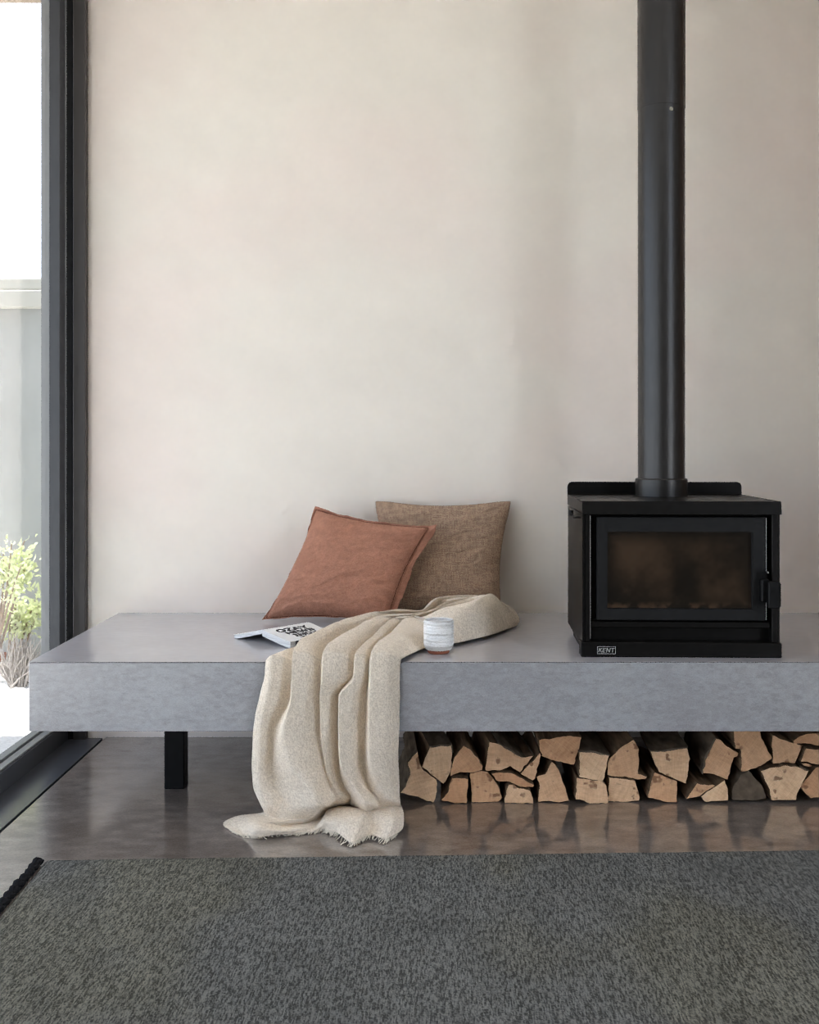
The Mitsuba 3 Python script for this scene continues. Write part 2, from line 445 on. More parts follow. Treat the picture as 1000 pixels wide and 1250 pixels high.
add('garden_wall__kerb', cbox(-9.0, -1.25, 5.13, 5.29, -0.015, 0.03, 0.006), M('coping'), 'pale kerb at the foot')
pot = lathe([[0.0, 0.0], [0.075, 0.0], [0.105, 0.13], [0.118, 0.135], [0.118, 0.165], [0.10, 0.165], [0.095, 0.03], [0.0, 0.03]], 40)


def shrub(key, base, tips, seed, label):
    r = np.random.default_rng(seed)
    stems, lv, lf = [], [], []
    for tip in tips:
        a, b = np.asarray(base, float), np.asarray(tip, float)
        mid = a * 0.5 + b * 0.5 + np.array([0, 0, 0.08]) + r.normal(0, 0.03, 3)
        t = np.linspace(0, 1, 14)[:, None]
        c = (1 - t) ** 2 * a + 2 * t * (1 - t) * mid + t * t * b
        stems.append(tube(c, np.linspace(0.008, 0.0025, 14), 6))
        for _ in range(90):
            q = c[int(r.integers(10, 14))] + r.normal(0, 0.028, 3) - [0, 0, 0.045]
            d = r.normal(0, 1, 3) + np.array([0.3, 0, 0.6]); d /= np.linalg.norm(d)
            s = np.cross(d, r.normal(0, 1, 3)); s /= np.linalg.norm(s)
            n = np.cross(d, s)
            L, w = r.uniform(0.022, 0.042), r.uniform(0.005, 0.009)
            k = len(lv)
            lv += [q, q + d * L * .35 + s * w + n * .003, q + d * L * .7 + s * w * .8 + n * .004, q + d * L, q + d * L * .7 - s * w * .8 + n * .004, q + d * L * .35 - s * w + n * .003]
            lf += [[k, k + 1, k + 5], [k + 1, k + 2, k + 4], [k + 1, k + 4, k + 5], [k + 2, k + 3, k + 4]]
    tag(key, label, 'shrub')
    add(key + '__stem', join(*stems), M('stem'))
    add(key + '__foliage', trimesh.Trimesh(np.array(lv), np.array(lf), process=False), M('leaf'), 'yellow-green small leaves', kind='stuff')


D_S = 4.97
base1 = P(-12, 822, D_S); base1[2] = -0.012
shrub('leafy_shrub', base1, [P(14, 664, D_S), P(30, 660, D_S + .05), P(36, 676, D_S), P(26, 690, D_S - .05), P(4, 676, D_S), P(-8, 660, D_S), P(-20, 690, D_S)], 3, 'tall yellow-green shrub in front of the garden wall, its top level with the cushions')
base2 = P(14, 822, D_S + .1); base2[2] = -0.012
shrub('leafy_shrub_001', base2, [P(20, 735, D_S + .1), P(46, 728, D_S + .1), P(48, 736, D_S + .1), P(26, 748, D_S + .1), P(8, 745, D_S + .1), P(18, 726, D_S + .1)], 5, 'lower yellow-green shrub by the window stile, in front of the garden wall')
tr_g = np.random.default_rng(12)
tw = []
for _ in range(170):
    b0 = P(tr_g.uniform(10, 32), 820, 4.90 + tr_g.normal(0, 0.03)); b0[2] = -0.012
    e0 = b0 + np.array([tr_g.normal(0.03, 0.06), tr_g.normal(0, 0.03), tr_g.uniform(0.09, 0.23)])
    m0 = (b0 + e0) / 2 + tr_g.normal(0, 0.012, 3)
    tw.append(tube([b0, m0, e0], [0.0032, 0.0026, 0.0012], 4))
tag('twiggy_plant', 'low dense grey twiggy plant behind the foot of the lower leafy shrub', 'plant')
add('twiggy_plant__twigs', join(*tw), M('twig'), kind='stuff')
pm = pot.copy(); pm.apply_scale(0.24); pp = P(1, 808, 5.21); pm.apply_translation([pp[0], pp[1], 0.0305])
add('plant_pot', pm, M('terracotta'), 'small terracotta pot at the foot of the garden shrub', 'plant pot', smooth=40)

# ------------------------------------------------------------------ bench
BX0, BX1 = -1.120, 1.617
tag('bench', 'long grey concrete-look bench running along the plaster wall', 'bench')
add('bench__top_panel', cbox(BX0, BX1, FRONT_Y, WALL_Y - 0.002, BENCH_Z - 0.0016, BENCH_Z, 0.0006), M('slab_top'), 'smooth grey top')
add('bench__slab', cbox(BX0 + 0.0004, BX1, FRONT_Y + 0.0004, WALL_Y - 0.002, BENCH_Z - 0.195, BENCH_Z - 0.0030, 0.0012), M('slab'), 'thick grey slab with mitred edges')
add('bench__joint', cbox(BX0 + 0.006, BX1, FRONT_Y + 0.003, WALL_Y - 0.004, BENCH_Z - 0.0034, BENCH_Z - 0.0012, 0.0003), M('black_gap'), 'fine dark joint below the top')
a0, a1 = P(200.5, 963, 3.374), P(224.5, 963, 3.374)
add('bench__leg', join(cbox(a0[0], a1[0], 3.374, 3.434, 0.0, BENCH_Z - 0.195, 0.002), cbox(a0[0] - 0.03, a1[0] + 0.03, 3.36, 3.46, BENCH_Z - 0.201, BENCH_Z - 0.1955, 0.001)), M('black_steel'), 'square black steel leg')

# ------------------------------------------------------------------ wood stove
ang = math.radians(-1.9)
SM = np.eye(4)
SM[:2, :2] = [[math.cos(ang), -math.sin(ang)], [math.sin(ang), math.cos(ang)]]
SM[:3, 3] = [0.438, 3.146, BENCH_Z + 0.0005]


def st(name, mesh, mat, label=None, smooth=False, **k):
    m = mesh.copy(); m.apply_transform(SM)
    add('wood_stove__' + name, m, M(mat), label, smooth=smooth, **k)


tag('wood_stove', 'black steel wood-burning stove with a flue, standing on the bench', 'stove')
DEP = 0.452
st('plinth', join(cbox(0.0, 0.570, 0.0, 0.055, 0, 0.042, 0.002), cbox(0.012, 0.556, 0.055, DEP - 0.10, 0, 0.03, 0.002)), 'stove_steel', 'black front plinth')
side_poly = Polygon([(0.006, 0.008), (0.08, 0.025), (DEP, 0.025), (DEP, 0.408), (0.006, 0.408)])
for i_, x_ in enumerate((0.0045, 0.559)):
    m_ = trimesh.creation.extrude_polygon(side_poly, 0.006, engine='earcut')
    v_ = m_.vertices.copy()
    m_.vertices = np.stack([x_ + v_[:, 2], v_[:, 0], v_[:, 1]], 1)
    m_.invert()
    st(num('side_panel', i_), m_, 'stove_steel')
st('body', join(cbox(0.011, 0.559, 0.045, DEP - 0.004, 0.03, 0.409, 0.002), cbox(0.011, 0.027, 0.008, 0.05, 0.042, 0.409, 0.0015), cbox(0.5435, 0.5605, 0.006, 0.05, 0.042, 0.409, 0.0015)), 'stove_steel', 'black firebox casing')
st('edge_strip', cbox(0.0262, 0.0285, 0.0065, 0.0095, 0.05, 0.405, 0.0005), 'bright_edge', 'bare bright steel edge by the door')
st('ash_lip', join(cbox(0.03, 0.54, 0.014, 0.05, 0.082, 0.099, 0.002)), 'stove_steel', 'narrow ledge under the door')
# top plate with a drip lip at the front
tp = [(0.001, 0.0), (-0.006, -0.037), (-0.002, -0.037), (0.006, -0.004), (DEP, -0.004), (DEP, 0.0)]
m_ = trimesh.creation.extrude_polygon(Polygon([(a, b + 0.446) for a, b in tp]), 0.565, engine='earcut')
v_ = m_.vertices.copy()
m_.vertices = np.stack([0.003 + v_[:, 2], v_[:, 0], v_[:, 1]], 1); m_.invert()
st('top_plate', join(m_, cbox(0.003, 0.0065, 0.0, DEP, 0.412, 0.4455, 0.001), cbox(0.5645, 0.568, 0.0, DEP, 0.412, 0.4455, 0.001)), 'stove_steel', 'black top plate with a front lip')
bb = Polygon([(0.0, 0.0), (0.565, 0.0), (0.565, 0.041), (0.0, 0.041)])
rr = 0.016
bb = Polygon([(0, 0), (0.565, 0)] + [(0.565 - rr + rr * math.cos(t), 0.041 - rr + rr * math.sin(t)) for t in np.linspace(0, math.pi / 2, 8)] + [(rr - rr * math.sin(t), 0.041 - rr + rr * math.cos(t)) for t in np.linspace(0, math.pi / 2, 8)])
m_ = trimesh.creation.extrude_polygon(bb, 0.004, engine='earcut')
v_ = m_.vertices.copy(); m_.vertices = np.stack([0.003 + v_[:, 0], DEP - v_[:, 2], 0.4455 + v_[:, 1]], 1)
st('backboard', m_, 'stove_steel', 'low upstand at the back with rounded corners')
# door
outer = m3.Manifold.hull_points(cbox(0.0457, 0.529, 0.012, 0.044, 0.103, 0.401, 0.0025).vertices)
hole = m3.Manifold.hull_points(np.array([(x, y, z) for y, g in ((0.0, 0.003), (0.05, -0.001)) for x in (0.0786 - g, 0.489 + g) for z in (0.138 - g, 0.356 + g)], float))
dm = (outer - hole).to_mesh()
door = trimesh.Trimesh(np.array(dm.vert_properties[:, :3], float), np.array(dm.tri_verts), process=False)
st('door', door, 'door_cast', 'dark grey cast door frame')
st('door__edge_strip', cbox(0.5275, 0.5298, 0.0105, 0.0135, 0.106, 0.399, 0.0005), 'bright_edge', 'bare bright edge of the door')
gp = np.array([[0.0786, 0.026, 0.138], [0.489, 0.026, 0.138], [0.489, 0.026, 0.356], [0.0786, 0.026, 0.356]])
gm = join(cbox(0.077, 0.4905, 0.026, 0.031, 0.1365, 0.3575, 0.0005))
guv = np.stack([gm.vertices[:, 0] - 0.0786, gm.vertices[:, 2] - 0.138], 1)
gmt = gm.copy(); gmt.apply_transform(SM)
add('wood_stove__door__glass', gmt, M('sooty_glass'), 'soot-browned glass', uv=guv)
hd = [cbox(0.523, 0.5555, -0.034, -0.012, 0.145, 0.222, 0.003), cbox(0.508, 0.532, -0.016, 0.014, 0.160, 0.226, 0.004),
      cbox(0.5555, 0.559, -0.030, -0.014, 0.150, 0.216, 0.001)]
coil = [(0.519 + 0.006 * math.cos(t), -0.006 + 0.006 * math.sin(t), 0.222 + 0.0032 * t / 6.283) for t in np.linspace(0, 6.283 * 8, 130)]
st('door__handle', join(*hd, tube(coil, 0.0014, 6), tube([(0.519, -0.006, 0.215), (0.519, -0.006, 0.255)], 0.003, 8)), 'black_steel', 'black latch handle with a coil', smooth=35)
st('door__handle__pin', lathe([[0, 0], [0.003, 0.0], [0.0034, 0.003], [0.002, 0.0055], [0, 0.006]], 16, (0.5285, -0.004, 0.242)), 'badge_metal', 'small bright pin')
# damper lever on the left side
st('air_lever', join(tube([(0.006, 0.06, 0.396), (-0.010, 0.06, 0.396), (-0.014, 0.075, 0.394)], 0.003, 8), lathe([[0, -0.009], [0.006, -0.008], [0.0075, 0], [0.006, 0.008], [0, 0.009]], 16, (-0.012, 0.17, 0.402)), tube([(-0.012, 0.07, 0.396), (-0.012, 0.17, 0.402)], 0.0022, 8)), 'black_steel', 'small black lever at the side')
# badge
bz, bx0, bx1, bz0, bz1 = -0.0016, 0.0457, 0.0985, 0.0085, 0.0305
fr = 0.0014
st('badge', join(cbox(bx0, bx1, bz, 0.001, bz1 - fr, bz1, 0.0003), cbox(bx0, bx1, bz, 0.001, bz0, bz0 + fr, 0.0003), cbox(bx0, bx0 + fr, bz, 0.001, bz0, bz1, 0.0003), cbox(bx1 - fr, bx1, bz, 0.001, bz0, bz1, 0.0003)), 'badge_metal', 'outlined metal name badge')
tx = meshkit.text_mesh('KENT', 0.0118, 0.0012, bold=True)
v_ = tx.vertices.copy()
sc_ = (bx1 - bx0 - 0.0075) / (v_[:, 0].max() - v_[:, 0].min())
tx.vertices = np.stack([bx0 + 0.003 + (v_[:, 0] - v_[:, 0].min()) * sc_ + 0.18 * v_[:, 1], -0.0002 - v_[:, 2], bz0 + 0.0052 + v_[:, 1]], 1)
st('badge__lettering', tx, 'badge_metal', 'raised bright letters')
# flue
fc = np.array([0.741, 3.49]); FZ = BENCH_Z + 0.4465
def ring(z0, z1, r, c=0.002):
    return [[0, z0], [r - c, z0], [r, z0 + c], [r, z1 - c], [r - c, z1], [0, z1]]
add('wood_stove__flue', lathe(ring(FZ + 0.03, 2.128, 0.0735), 96, (*fc, 0)), M('flue_paint'), 'round matt black flue pipe', smooth=30)
add('wood_stove__flue__upper_length', lathe(ring(2.122, CEIL - 0.001, 0.0748, 0.001), 96, (*fc, 0)), M('flue_paint'), 'upper length slipped over the lower pipe', smooth=30)
add('wood_stove__flue__collar', lathe([[0, FZ], [0.0815, FZ], [0.0815, FZ + 0.052], [0.0785, FZ + 0.0555], [0.0745, FZ + 0.056], [0.0745, FZ + 0.05], [0, FZ + 0.05]], 96, (*fc, 0)), M('flue_paint'), 'short wider collar at the foot', smooth=30)
rv = lathe([[0, 0], [0.006, 0.0], [0.006, 0.0015], [0.004, 0.0025], [0.0015, 0.001], [0, 0.001]], 20)
rv.apply_transform(trimesh.transformations.rotation_matrix(math.pi / 2, [1, 0, 0]))
th = math.radians(-78)
rv.apply_transform(trimesh.transformations.rotation_matrix(th + math.pi / 2, [0, 0, 1]))
rv.apply_translation([fc[0] + 0.0735 * math.cos(th), fc[1] + 0.0735 * math.sin(th), 2.104])
add('wood_stove__flue__rivet', rv, M('rivet_steel'), 'small steel rivet below the joint', smooth=40)

# ------------------------------------------------------------------ firewood
CA, CB, CC, CD = (485, 885), (610, 885), (735, 885), (860, 885)
S7 = 1000 / 140


def tr(o, pts):
    return [(o[0] + x / S7, o[1] + y / S7) for x, y in pts]


# outline of each cut end in picture coordinates, row, bark edges (indices), backward lean in x, description
LOGS = [
    (tr(CA, [(95, 330), (175, 235), (185, 290), (215, 385), (340, 485), (350, 520), (335, 640), (315, 700), (180, 630), (30, 595), (75, 540), (115, 420)]), 'b', (9, 10, 11, 0), -0.02, 'large five-sided split log resting on the floor beside the hanging throw'),
    (tr(CA, [(255, 265), (285, 195), (470, 180), (480, 250), (470, 400), (405, 518), (350, 478), (217, 370)]), 't', (1, 2), -0.05, 'tapering split log with a pale long side, top row nearest the hanging throw'),
    (tr(CA, [(580, 175), (640, 210), (745, 355), (740, 390), (700, 403), (640, 418), (550, 412), (465, 450), (485, 330), (500, 280)]), 't', (), -0.02, 'triangular split log, second in the top row from the hanging throw'),
    (tr(CA, [(477, 462), (530, 457), (620, 472), (605, 685), (500, 680), (382, 650), (440, 590), (462, 500)]), 'b', (), 0.0, 'reddish stubby log, second on the floor from the hanging throw'),
    (tr(CA, [(637, 430), (730, 412), (790, 422), (840, 480), (880, 540), (920, 650), (880, 680), (790, 690), (650, 682), (655, 600)]), 'b', (), 0.0, 'rough-grained splayed log, third on the floor from the hanging throw'),
    ([(597.7, 906.7), (608, 909), (625, 918.5), (637.3, 925.6), (651.5, 923.6), (635, 943.5), (623.3, 935.8), (612.4, 941.0), (592.8, 941.5), (594.5, 930)], 't', (1, 2, 3), -0.03, 'wide pale log with a bark-covered top, third in the top row from the hanging throw'),
    ([(659, 919.5), (660.4, 922.1), (656.9, 935.4), (653.4, 950.6), (650.6, 953.2), (636, 945.6)], 't', (), 0.0, 'narrow triangular sliver leaning against the wide pale log of the top row'),
    ([(600.2, 945.4), (606.8, 943.8), (611, 943.4), (628, 945.6), (642, 953.9), (652.4, 959.2), (650.6, 961.6), (640.8, 961.6), (631, 959), (618.4, 954.2), (610, 954.8), (605.4, 952.7)], 't', (), 0.0, 'flat knotty stick lying across the top of a stubby floor log'),
    (tr(CB, [(80, 522), (125, 522), (150, 545), (255, 566), (290, 640), (290, 690), (180, 695), (45, 690), (60, 610)]), 'b', (), 0.0, 'stubby log on the floor under the flat knotty stick'),
    (tr(CB, [(460, 332), (520, 400), (550, 500), (580, 560), (605, 665), (520, 680), (430, 670), (340, 685), (345, 620), (355, 545), (327, 465), (405, 440)]), 'b', (), 0.0, 'tall peaked log standing on the floor below a gap in the top row'),
    (tr(CB, [(347, 145), (520, 115), (620, 103), (718, 115), (700, 200), (650, 353), (510, 328), (372, 283), (375, 265), (357, 240)]), 't', (), 0.0, 'broad cream log with curved top, bridging over the tall peaked log'),
    (tr(CB, [(694, 235), (800, 235), (953, 270), (925, 390), (897, 488), (800, 473), (692, 450)]), 't', (1, 0), 0.0, 'squarish log in the top row right beside the broad cream log'),
    (tr(CB, [(672, 458), (780, 474), (900, 497), (928, 522), (943, 600), (948, 680), (790, 684), (730, 655), (662, 645)]), 'b', (), 0.0, 'squarish knot-marked log on the floor, below the squarish log of the top row'),
    (tr(CC, [(55, 330), (90, 280), (180, 195), (280, 137), (330, 225), (325, 438), (403, 463), (380, 483), (270, 470), (150, 458), (50, 438)]), 't', (), 0.0, 'triangular log with a splinter at its foot, in the top row under the stove corner'),
    (tr(CC, [(63, 460), (160, 472), (290, 486), (318, 580), (333, 640), (328, 668), (200, 685), (63, 685)]), 'b', (), 0.0, 'squarish log on the floor under the triangular splintered log'),
    (tr(CC, [(432, 240), (540, 240), (640, 220), (743, 202), (768, 300), (750, 450), (735, 518), (640, 478), (502, 418), (462, 330)]), 't', (0, 1, 2), 0.02, 'large wedge log with a dark bark top, hanging point-down in the top row'),
    (tr(CC, [(462, 418), (500, 434), (660, 500), (656, 675), (580, 675), (480, 650), (402, 635), (427, 520)]), 'b', (), 0.0, 'reddish log on the floor under the large point-down wedge'),
    ([(860.4, 945.4), (862.5, 929), (868, 917.5), (874.8, 902.6), (879.5, 903.4), (888, 911.8), (902.3, 920), (901, 924), (896.5, 925.7), (893.4, 937), (890, 953.2), (881, 949.6), (872.6, 946.2)], 't', (0, 1, 2), 0.01, 'tall notched log in the top row, left of the log rising behind the slab'),
    ([(838.3, 975.6), (851.2, 956), (856.8, 958), (869.4, 958), (873.4, 959.2), (862.6, 965.8), (855, 971.9)], 'b', (), 0.0, 'thin reddish split piece leaning on a larger log on the floor'),
    ([(885, 952.6), (888.8, 964), (889.3, 977.2), (874, 978.3), (860, 978.4), (856.4, 972.4), (863.2, 966.6)], 'b', (), 0.0, 'pinkish log on the floor beneath the tall notched log'),
    (tr(CD, [(252, 30), (480, 30), (492, 75), (500, 122), (593, 290), (500, 353), (370, 398), (322, 404), (322, 290), (315, 202), (270, 204)]), 't', (), 0.0, 'largest plank-like log of the top row, reaching up behind the bench slab'),
    (tr(CD, [(250, 590), (265, 545), (300, 500), (330, 440), (400, 408), (455, 480), (520, 560), (540, 640), (470, 655), (400, 662), (250, 660)]), 'b', (), 0.0, 'dark weathered grey log on the floor, the only dark end in the stack'),
    (tr(CD, [(497, 405), (600, 372), (720, 352), (820, 367), (903, 397), (860, 490), (810, 590), (800, 653), (700, 656), (590, 660), (562, 540)]), 'b', (3,), 0.0, 'large pale fan-shaped log standing on the floor, widest at its top'),
    (tr(CD, [(597, 90), (650, 120), (740, 150), (858, 182), (830, 270), (800, 343), (690, 333), (610, 348), (605, 260), (592, 190)]), 't', (), 0.0, 'shield-shaped log in the top row resting on the pale fan-shaped log'),
    (tr(CD, [(777, 140), (830, 102), (920, 75), (1040, 60), (1100, 70), (1100, 183), (1000, 180), (900, 164), (790, 163)]), 't', (), 0.0, 'flat yellowish log lying along the top of the stack at the picture edge'),
    (tr(CD, [(882, 200), (1000, 208), (1090, 216), (1060, 345), (1000, 345), (842, 322)]), 't', (), 0.0, 'boxy log beneath the flat yellowish log at the picture edge'),
    (tr(CD, [(852, 340), (890, 336), (945, 358), (930, 367), (872, 358)]), 't', (), 0.0, 'tiny pale sliver wedged under the boxy log'),
    (tr(CD, [(842, 545), (900, 462), (980, 372), (1090, 380), (1110, 520), (1080, 640), (935, 645)]), 'b', (), 0.0, 'pointed log on the floor at the picture edge, right of the pale fan-shaped log'),
]
LOG_D = 3.237


def jag(poly, k):
    r = np.random.default_rng(100 + k)
    p = np.array(poly, float)
    out, src = [], []
    for i in range(len(p)):
        a, b = p[i], p[(i + 1) % len(p)]
        L = np.linalg.norm(b - a)
        n = max(1, int(L / 0.009))
        d = (b - a) / max(L, 1e-9)
        for j in range(n):
            q = a + (b - a) * j / n
            if j:
                q = q + np.array([d[1], -d[0]]) * r.normal(0, 0.0011)
            out.append(q); src.append(i)
    return np.array(out), src


used_top = 0
for k, (poly, row, bark, lean, desc) in enumerate(LOGS):
    w = [P(x, y, LOG_D) for x, y in poly]
    p2 = np.array([[a[0], max(a[2], 0.0015)] for a in w])
    p2[:, 1] = np.minimum(p2[:, 1], BENCH_Z - 0.195 - 0.002)
    area = 0.5 * np.sum(p2[:, 0] * np.roll(p2[:, 1], -1) - np.roll(p2[:, 0], -1) * p2[:, 1])
    n0 = len(p2)
    if area < 0:
        p2 = p2[::-1]
        bark = tuple((n0 - 2 - b) % n0 for b in bark)
    ring2, src = jag(p2, k)
    ring2[:, 1] = np.clip(ring2[:, 1], 0.001, BENCH_Z - 0.1965)
    r = np.random.default_rng(k)
    y0 = LOG_D + r.uniform(-0.006, 0.012)
    L = r.uniform(0.29, 0.34)
    c2 = ring2.mean(0)
    key = num('firewood_log', k)
    # front cap: triangulated with small relief
    tri_v, tri_f = trimesh.creation.triangulate_polygon(Polygon(ring2).buffer(0), engine='earcut')
    cap = trimesh.Trimesh(np.column_stack([tri_v[:, 0], np.zeros(len(tri_v)), tri_v[:, 1]]), tri_f, process=True)
    cap = cap.subdivide_to_size(0.012)
    v = cap.vertices.copy()
    tilt = r.normal(0, 0.05, 2)
    def ydisp(x, z):
        q = np.stack([x * 40, z * 40, np.full_like(x, k * 3.3)], -1)
        return (x - c2[0]) * tilt[0] + (z - c2[1]) * tilt[1] + 0.005 * (meshkit.fbm(q, 3) - 0.5)
    v[:, 1] = y0 + ydisp(v[:, 0], v[:, 2])
    cap = trimesh.Trimesh(v, cap.faces, process=False)
    if cap.face_normals[:, 1].mean() > 0:
        cap.invert()
    # sides: rings going back
    ny = 7
    rings = []
    for j in range(ny):
        t = j / (ny - 1)
        rr_ = c2 + (ring2 - c2) * (1 - 0.03 * t)
        q = np.stack([ring2[:, 0] * 45, ring2[:, 1] * 45, np.full(len(ring2), t * 2 + k)], -1)
        dsp = (meshkit.fbm(q, 2) - 0.5)[:, None] * 0.006 * (j > 0)
        dirn = (ring2 - c2) / (np.linalg.norm(ring2 - c2, axis=1, keepdims=True) + 1e-9)
        rr_ = rr_ + dirn * dsp
        x = rr_[:, 0] + lean * t
        z = np.clip(rr_[:, 1], 0.001, BENCH_Z - 0.1965)
        y = y0 + L * t + (ydisp(ring2[:, 0], ring2[:, 1]) if j == 0 else 0)
        rings.append(np.stack([x, y + 0 * x, z], 1))
    R = np.array(rings)
    nn = len(ring2)
    faces = grid_faces(nn, ny, True)
    seg = np.tile(np.arange(nn), ny - 1)
    isb = np.array([src[s] in bark for s in seg])
    V = R.reshape(-1, 3)
    back = np.array([[ (ny - 1) * nn + i for i in (0, j, j + 1)] for j in range(1, nn - 1)])
    sidef = np.vstack([faces[:, [0, 1, 2]], faces[:, [0, 2, 3]]])
    dark = k == 21
    tag(key, desc, 'firewood log', 'split firewood stacked under the bench')
    sm = trimesh.Trimesh(V, np.vstack([sidef, back[:, ::-1]]), process=False)
    if sm.face_normals[:len(faces)][np.argmax(sm.triangles_center[:len(faces), 2])][2] < 0:
        sm.invert()
    add(key + '__split_side', sm, M('bark' if dark else 'split_wood'))
    add(key + '__cut_end', cap, M('bark' if dark else 'cut_wood'), 'weathered dark cut end' if dark else 'pale cut end', uv=np.stack([np.full(len(cap.vertices), k + 0.5), np.zeros(len(cap.vertices))], 1))
    if bark and not dark:
        sel = np.nonzero(isb)[0]
        nrm = np.zeros_like(V)
        cc = R.mean(1, keepdims=True)
        dd = R - cc; dd[..., 1] = 0
        dd /= np.linalg.norm(dd, axis=2, keepdims=True) + 1e-9
        q = R * 70
        outr = R + dd * (0.003 + 0.004 * meshkit.fbm(q, 3)[..., None])
        outr[..., 2] = np.clip(outr[..., 2], 0.0006, BENCH_Z - 0.196)
        Vb = np.vstack([V, outr.reshape(-1, 3)])
        fo = faces[sel] + len(V)
        fi = faces[sel][:, ::-1]
        ends = [s for s in range(nn) if src[s] in bark]
        fr_ = np.array([[s, (s + 1) % nn, (s + 1) % nn + len(V), s + len(V)] for s in ends])
        used = np.unique(np.vstack([fo, fr_]))
        remap = -np.ones(len(Vb), int); remap[used] = np.arange(len(used))
        bm = trimesh.Trimesh(Vb[used], np.vstack([f[:, [0, 1, 2]] for f in (remap[fo], remap[fr_])] + [f[:, [0, 2, 3]] for f in (remap[fo], remap[fr_])]), process=False)
        add(key + '__bark', bm, M('bark'), 'dark bark')

# ------------------------------------------------------------------ cushions
def cushion(bl, br, tl, tr_, T, nrm_sign, pull, flange, seed, sag=0.2, fold=None, n=150, q=0.42, rnd=0.0):
    u = np.linspace(-1, 1, n)
    U, Vv = np.meshgrid(u, u)
    uu = U * (1 - pull * (1 - Vv ** 2) * np.abs(U))
    vv = Vv * (1 - pull * (1 - U ** 2) * np.abs(Vv))
    cr = 1 - rnd * np.clip((np.abs(U) + np.abs(Vv) - 1.72) / 0.28, 0, 1) ** 1.6
    uu, vv = uu * cr, vv * cr
    s, t = (uu + 1) / 2, (vv + 1) / 2
    base = ((1 - s) * (1 - t))[..., None] * bl + (s * (1 - t))[..., None] * br + ((1 - s) * t)[..., None] * tl + (s * t)[..., None] * tr_
    nv = np.cross((br + tr_ - bl - tl), (tl + tr_ - bl - br)); nv /= np.linalg.norm(nv)
    if nv[1] > 0:
        nv = -nv
    fl_, fr2, fb, ft = flange if isinstance(flange, tuple) else (flange,) * 4
    fU, fV = np.where(U < 0, 1 - fl_, 1 - fr2), np.where(Vv < 0, 1 - fb, 1 - ft)
    us, vs = np.clip(np.abs(U) / fU, 0, 1), np.clip(np.abs(Vv) / fV, 0, 1)
    prof = ((1 - us ** 2.4) * (1 - vs ** 2.4)) ** q
    W = np.linalg.norm(br - bl)
    pts = np.stack([U * W * 7, Vv * W * 7, np.full_like(U, seed)], -1)
    wr = meshkit.fbm(pts, 3, seed) - 0.5
    pts2 = np.stack([U * 3 + Vv, Vv * 9 - U * 3, np.full_like(U, seed + 4.0)], -1)
    wr2 = meshkit.fbm(pts2, 3, seed + 2) - 0.5
    Tf = T * prof * (1 - sag * Vv) + (0.012 * wr + 0.012 * wr2) * np.minimum(prof * 2, 1)
    edge = np.maximum(np.abs(U), np.abs(Vv))
    flap = np.maximum(smooth01(0, 1, (np.abs(U) - fU) / (1 - fU + 1e-6)), smooth01(0, 1, (np.abs(Vv) - fV) / (1 - fV + 1e-6))) * (meshkit.fbm(np.stack([U * 5, Vv * 5, np.full_like(U, seed + 9.0)], -1), 2, seed) - 0.5) * 0.034 if flange else 0 * U
    if fold is not None:
        Tf = Tf + fold(U, Vv) * prof
    front = base + nv * (Tf + flap + 0.0015)[..., None]
    backp = base - nv * (T * prof * 0.75 - flap + 0.0015)[..., None]
    uvf = np.stack([U * W / 2, Vv * W / 2], -1)
    v = np.vstack([front.reshape(-1, 3), backp.reshape(-1, 3)])
    g = grid_faces(n, n)
    N = n * n
    rg = np.concatenate([np.arange(n), n * np.arange(1, n) + n - 1, n * (n - 1) + np.arange(n - 2, -1, -1), n * np.arange(n - 2, 0, -1)])
    nx = np.roll(rg, -1)
    fc_ = np.vstack([g, g[:, ::-1] + N, np.stack([rg, rg + N, nx + N, nx], 1)])
    return (v, fc_), np.vstack([uvf.reshape(-1, 2)] * 2), front, nv


def smooth01(a, b, x):
    t = np.clip((x - a) / (b - a), 0, 1)
    return t * t * (3 - 2 * t)


def rfold(U, V):
    d = (V - 0.62) + 0.5 * (U + 0.25)
    return -0.03 * np.exp(-((U + 0.05) / 0.16) ** 2 - ((V - 0.9) / 0.28) ** 2)


rb = dict(bl=Pz(322, 757, 0.455), br=Pz(482, 764, 0.458), tl=P(385, 618, 3.885), tr_=P(535, 642, 3.71))
cm, cuv, cfront, cn = cushion(**rb, T=0.088, nrm_sign=-1, pull=0.105, flange=(0.03, 0.105, 0.03, 0.05), seed=3, sag=0.22, fold=rfold, q=0.45)
tag('cushion', 'rust-coloured linen cushion with a flanged edge, leaning on the brown cushion', 'cushion')
add('cushion__cover', cm, M('rust_linen'), 'rust linen cover', uv=cuv, smooth=True)
nC = cfront.shape[0]
ia, ib, ic, id_ = [int(round(x / 2 * (nC - 1))) for x in (0.03, 0.105, 0.03, 0.05)]
ib, id_ = nC - 1 - ib, nC - 1 - id_
loop = np.concatenate([cfront[ic, ia:ib], cfront[ic:id_, ib], cfront[id_, ib:ia:-1], cfront[id_:ic:-1, ia]])
loop = np.vstack([loop, loop[:1]]) + cn * 0.0006
add('cushion__seam', tube(gaussian_filter(loop, (1.0, 0)), 0.0018, 6), M('rust_seam'), 'darker stitched seam inside the flange')
bc = dict(bl=Pz(461, 756, 0.456), br=Pz(613, 756, 0.456), tl=P(456, 610, 3.935), tr_=P(626, 610, 3.935))
bm_, buv, bfront, bn = cushion(**bc, T=0.075, nrm_sign=-1, pull=0.115, flange=0.0, seed=8, sag=0.15, q=0.5, rnd=0.035)
tag('cushion_001', 'taupe brown coarse-woven cushion propped against the wall behind the rust cushion', 'cushion')
add('cushion_001__cover', bm_, M('brown_weave'), 'coarse brown woven cover', uv=buv, smooth=True)
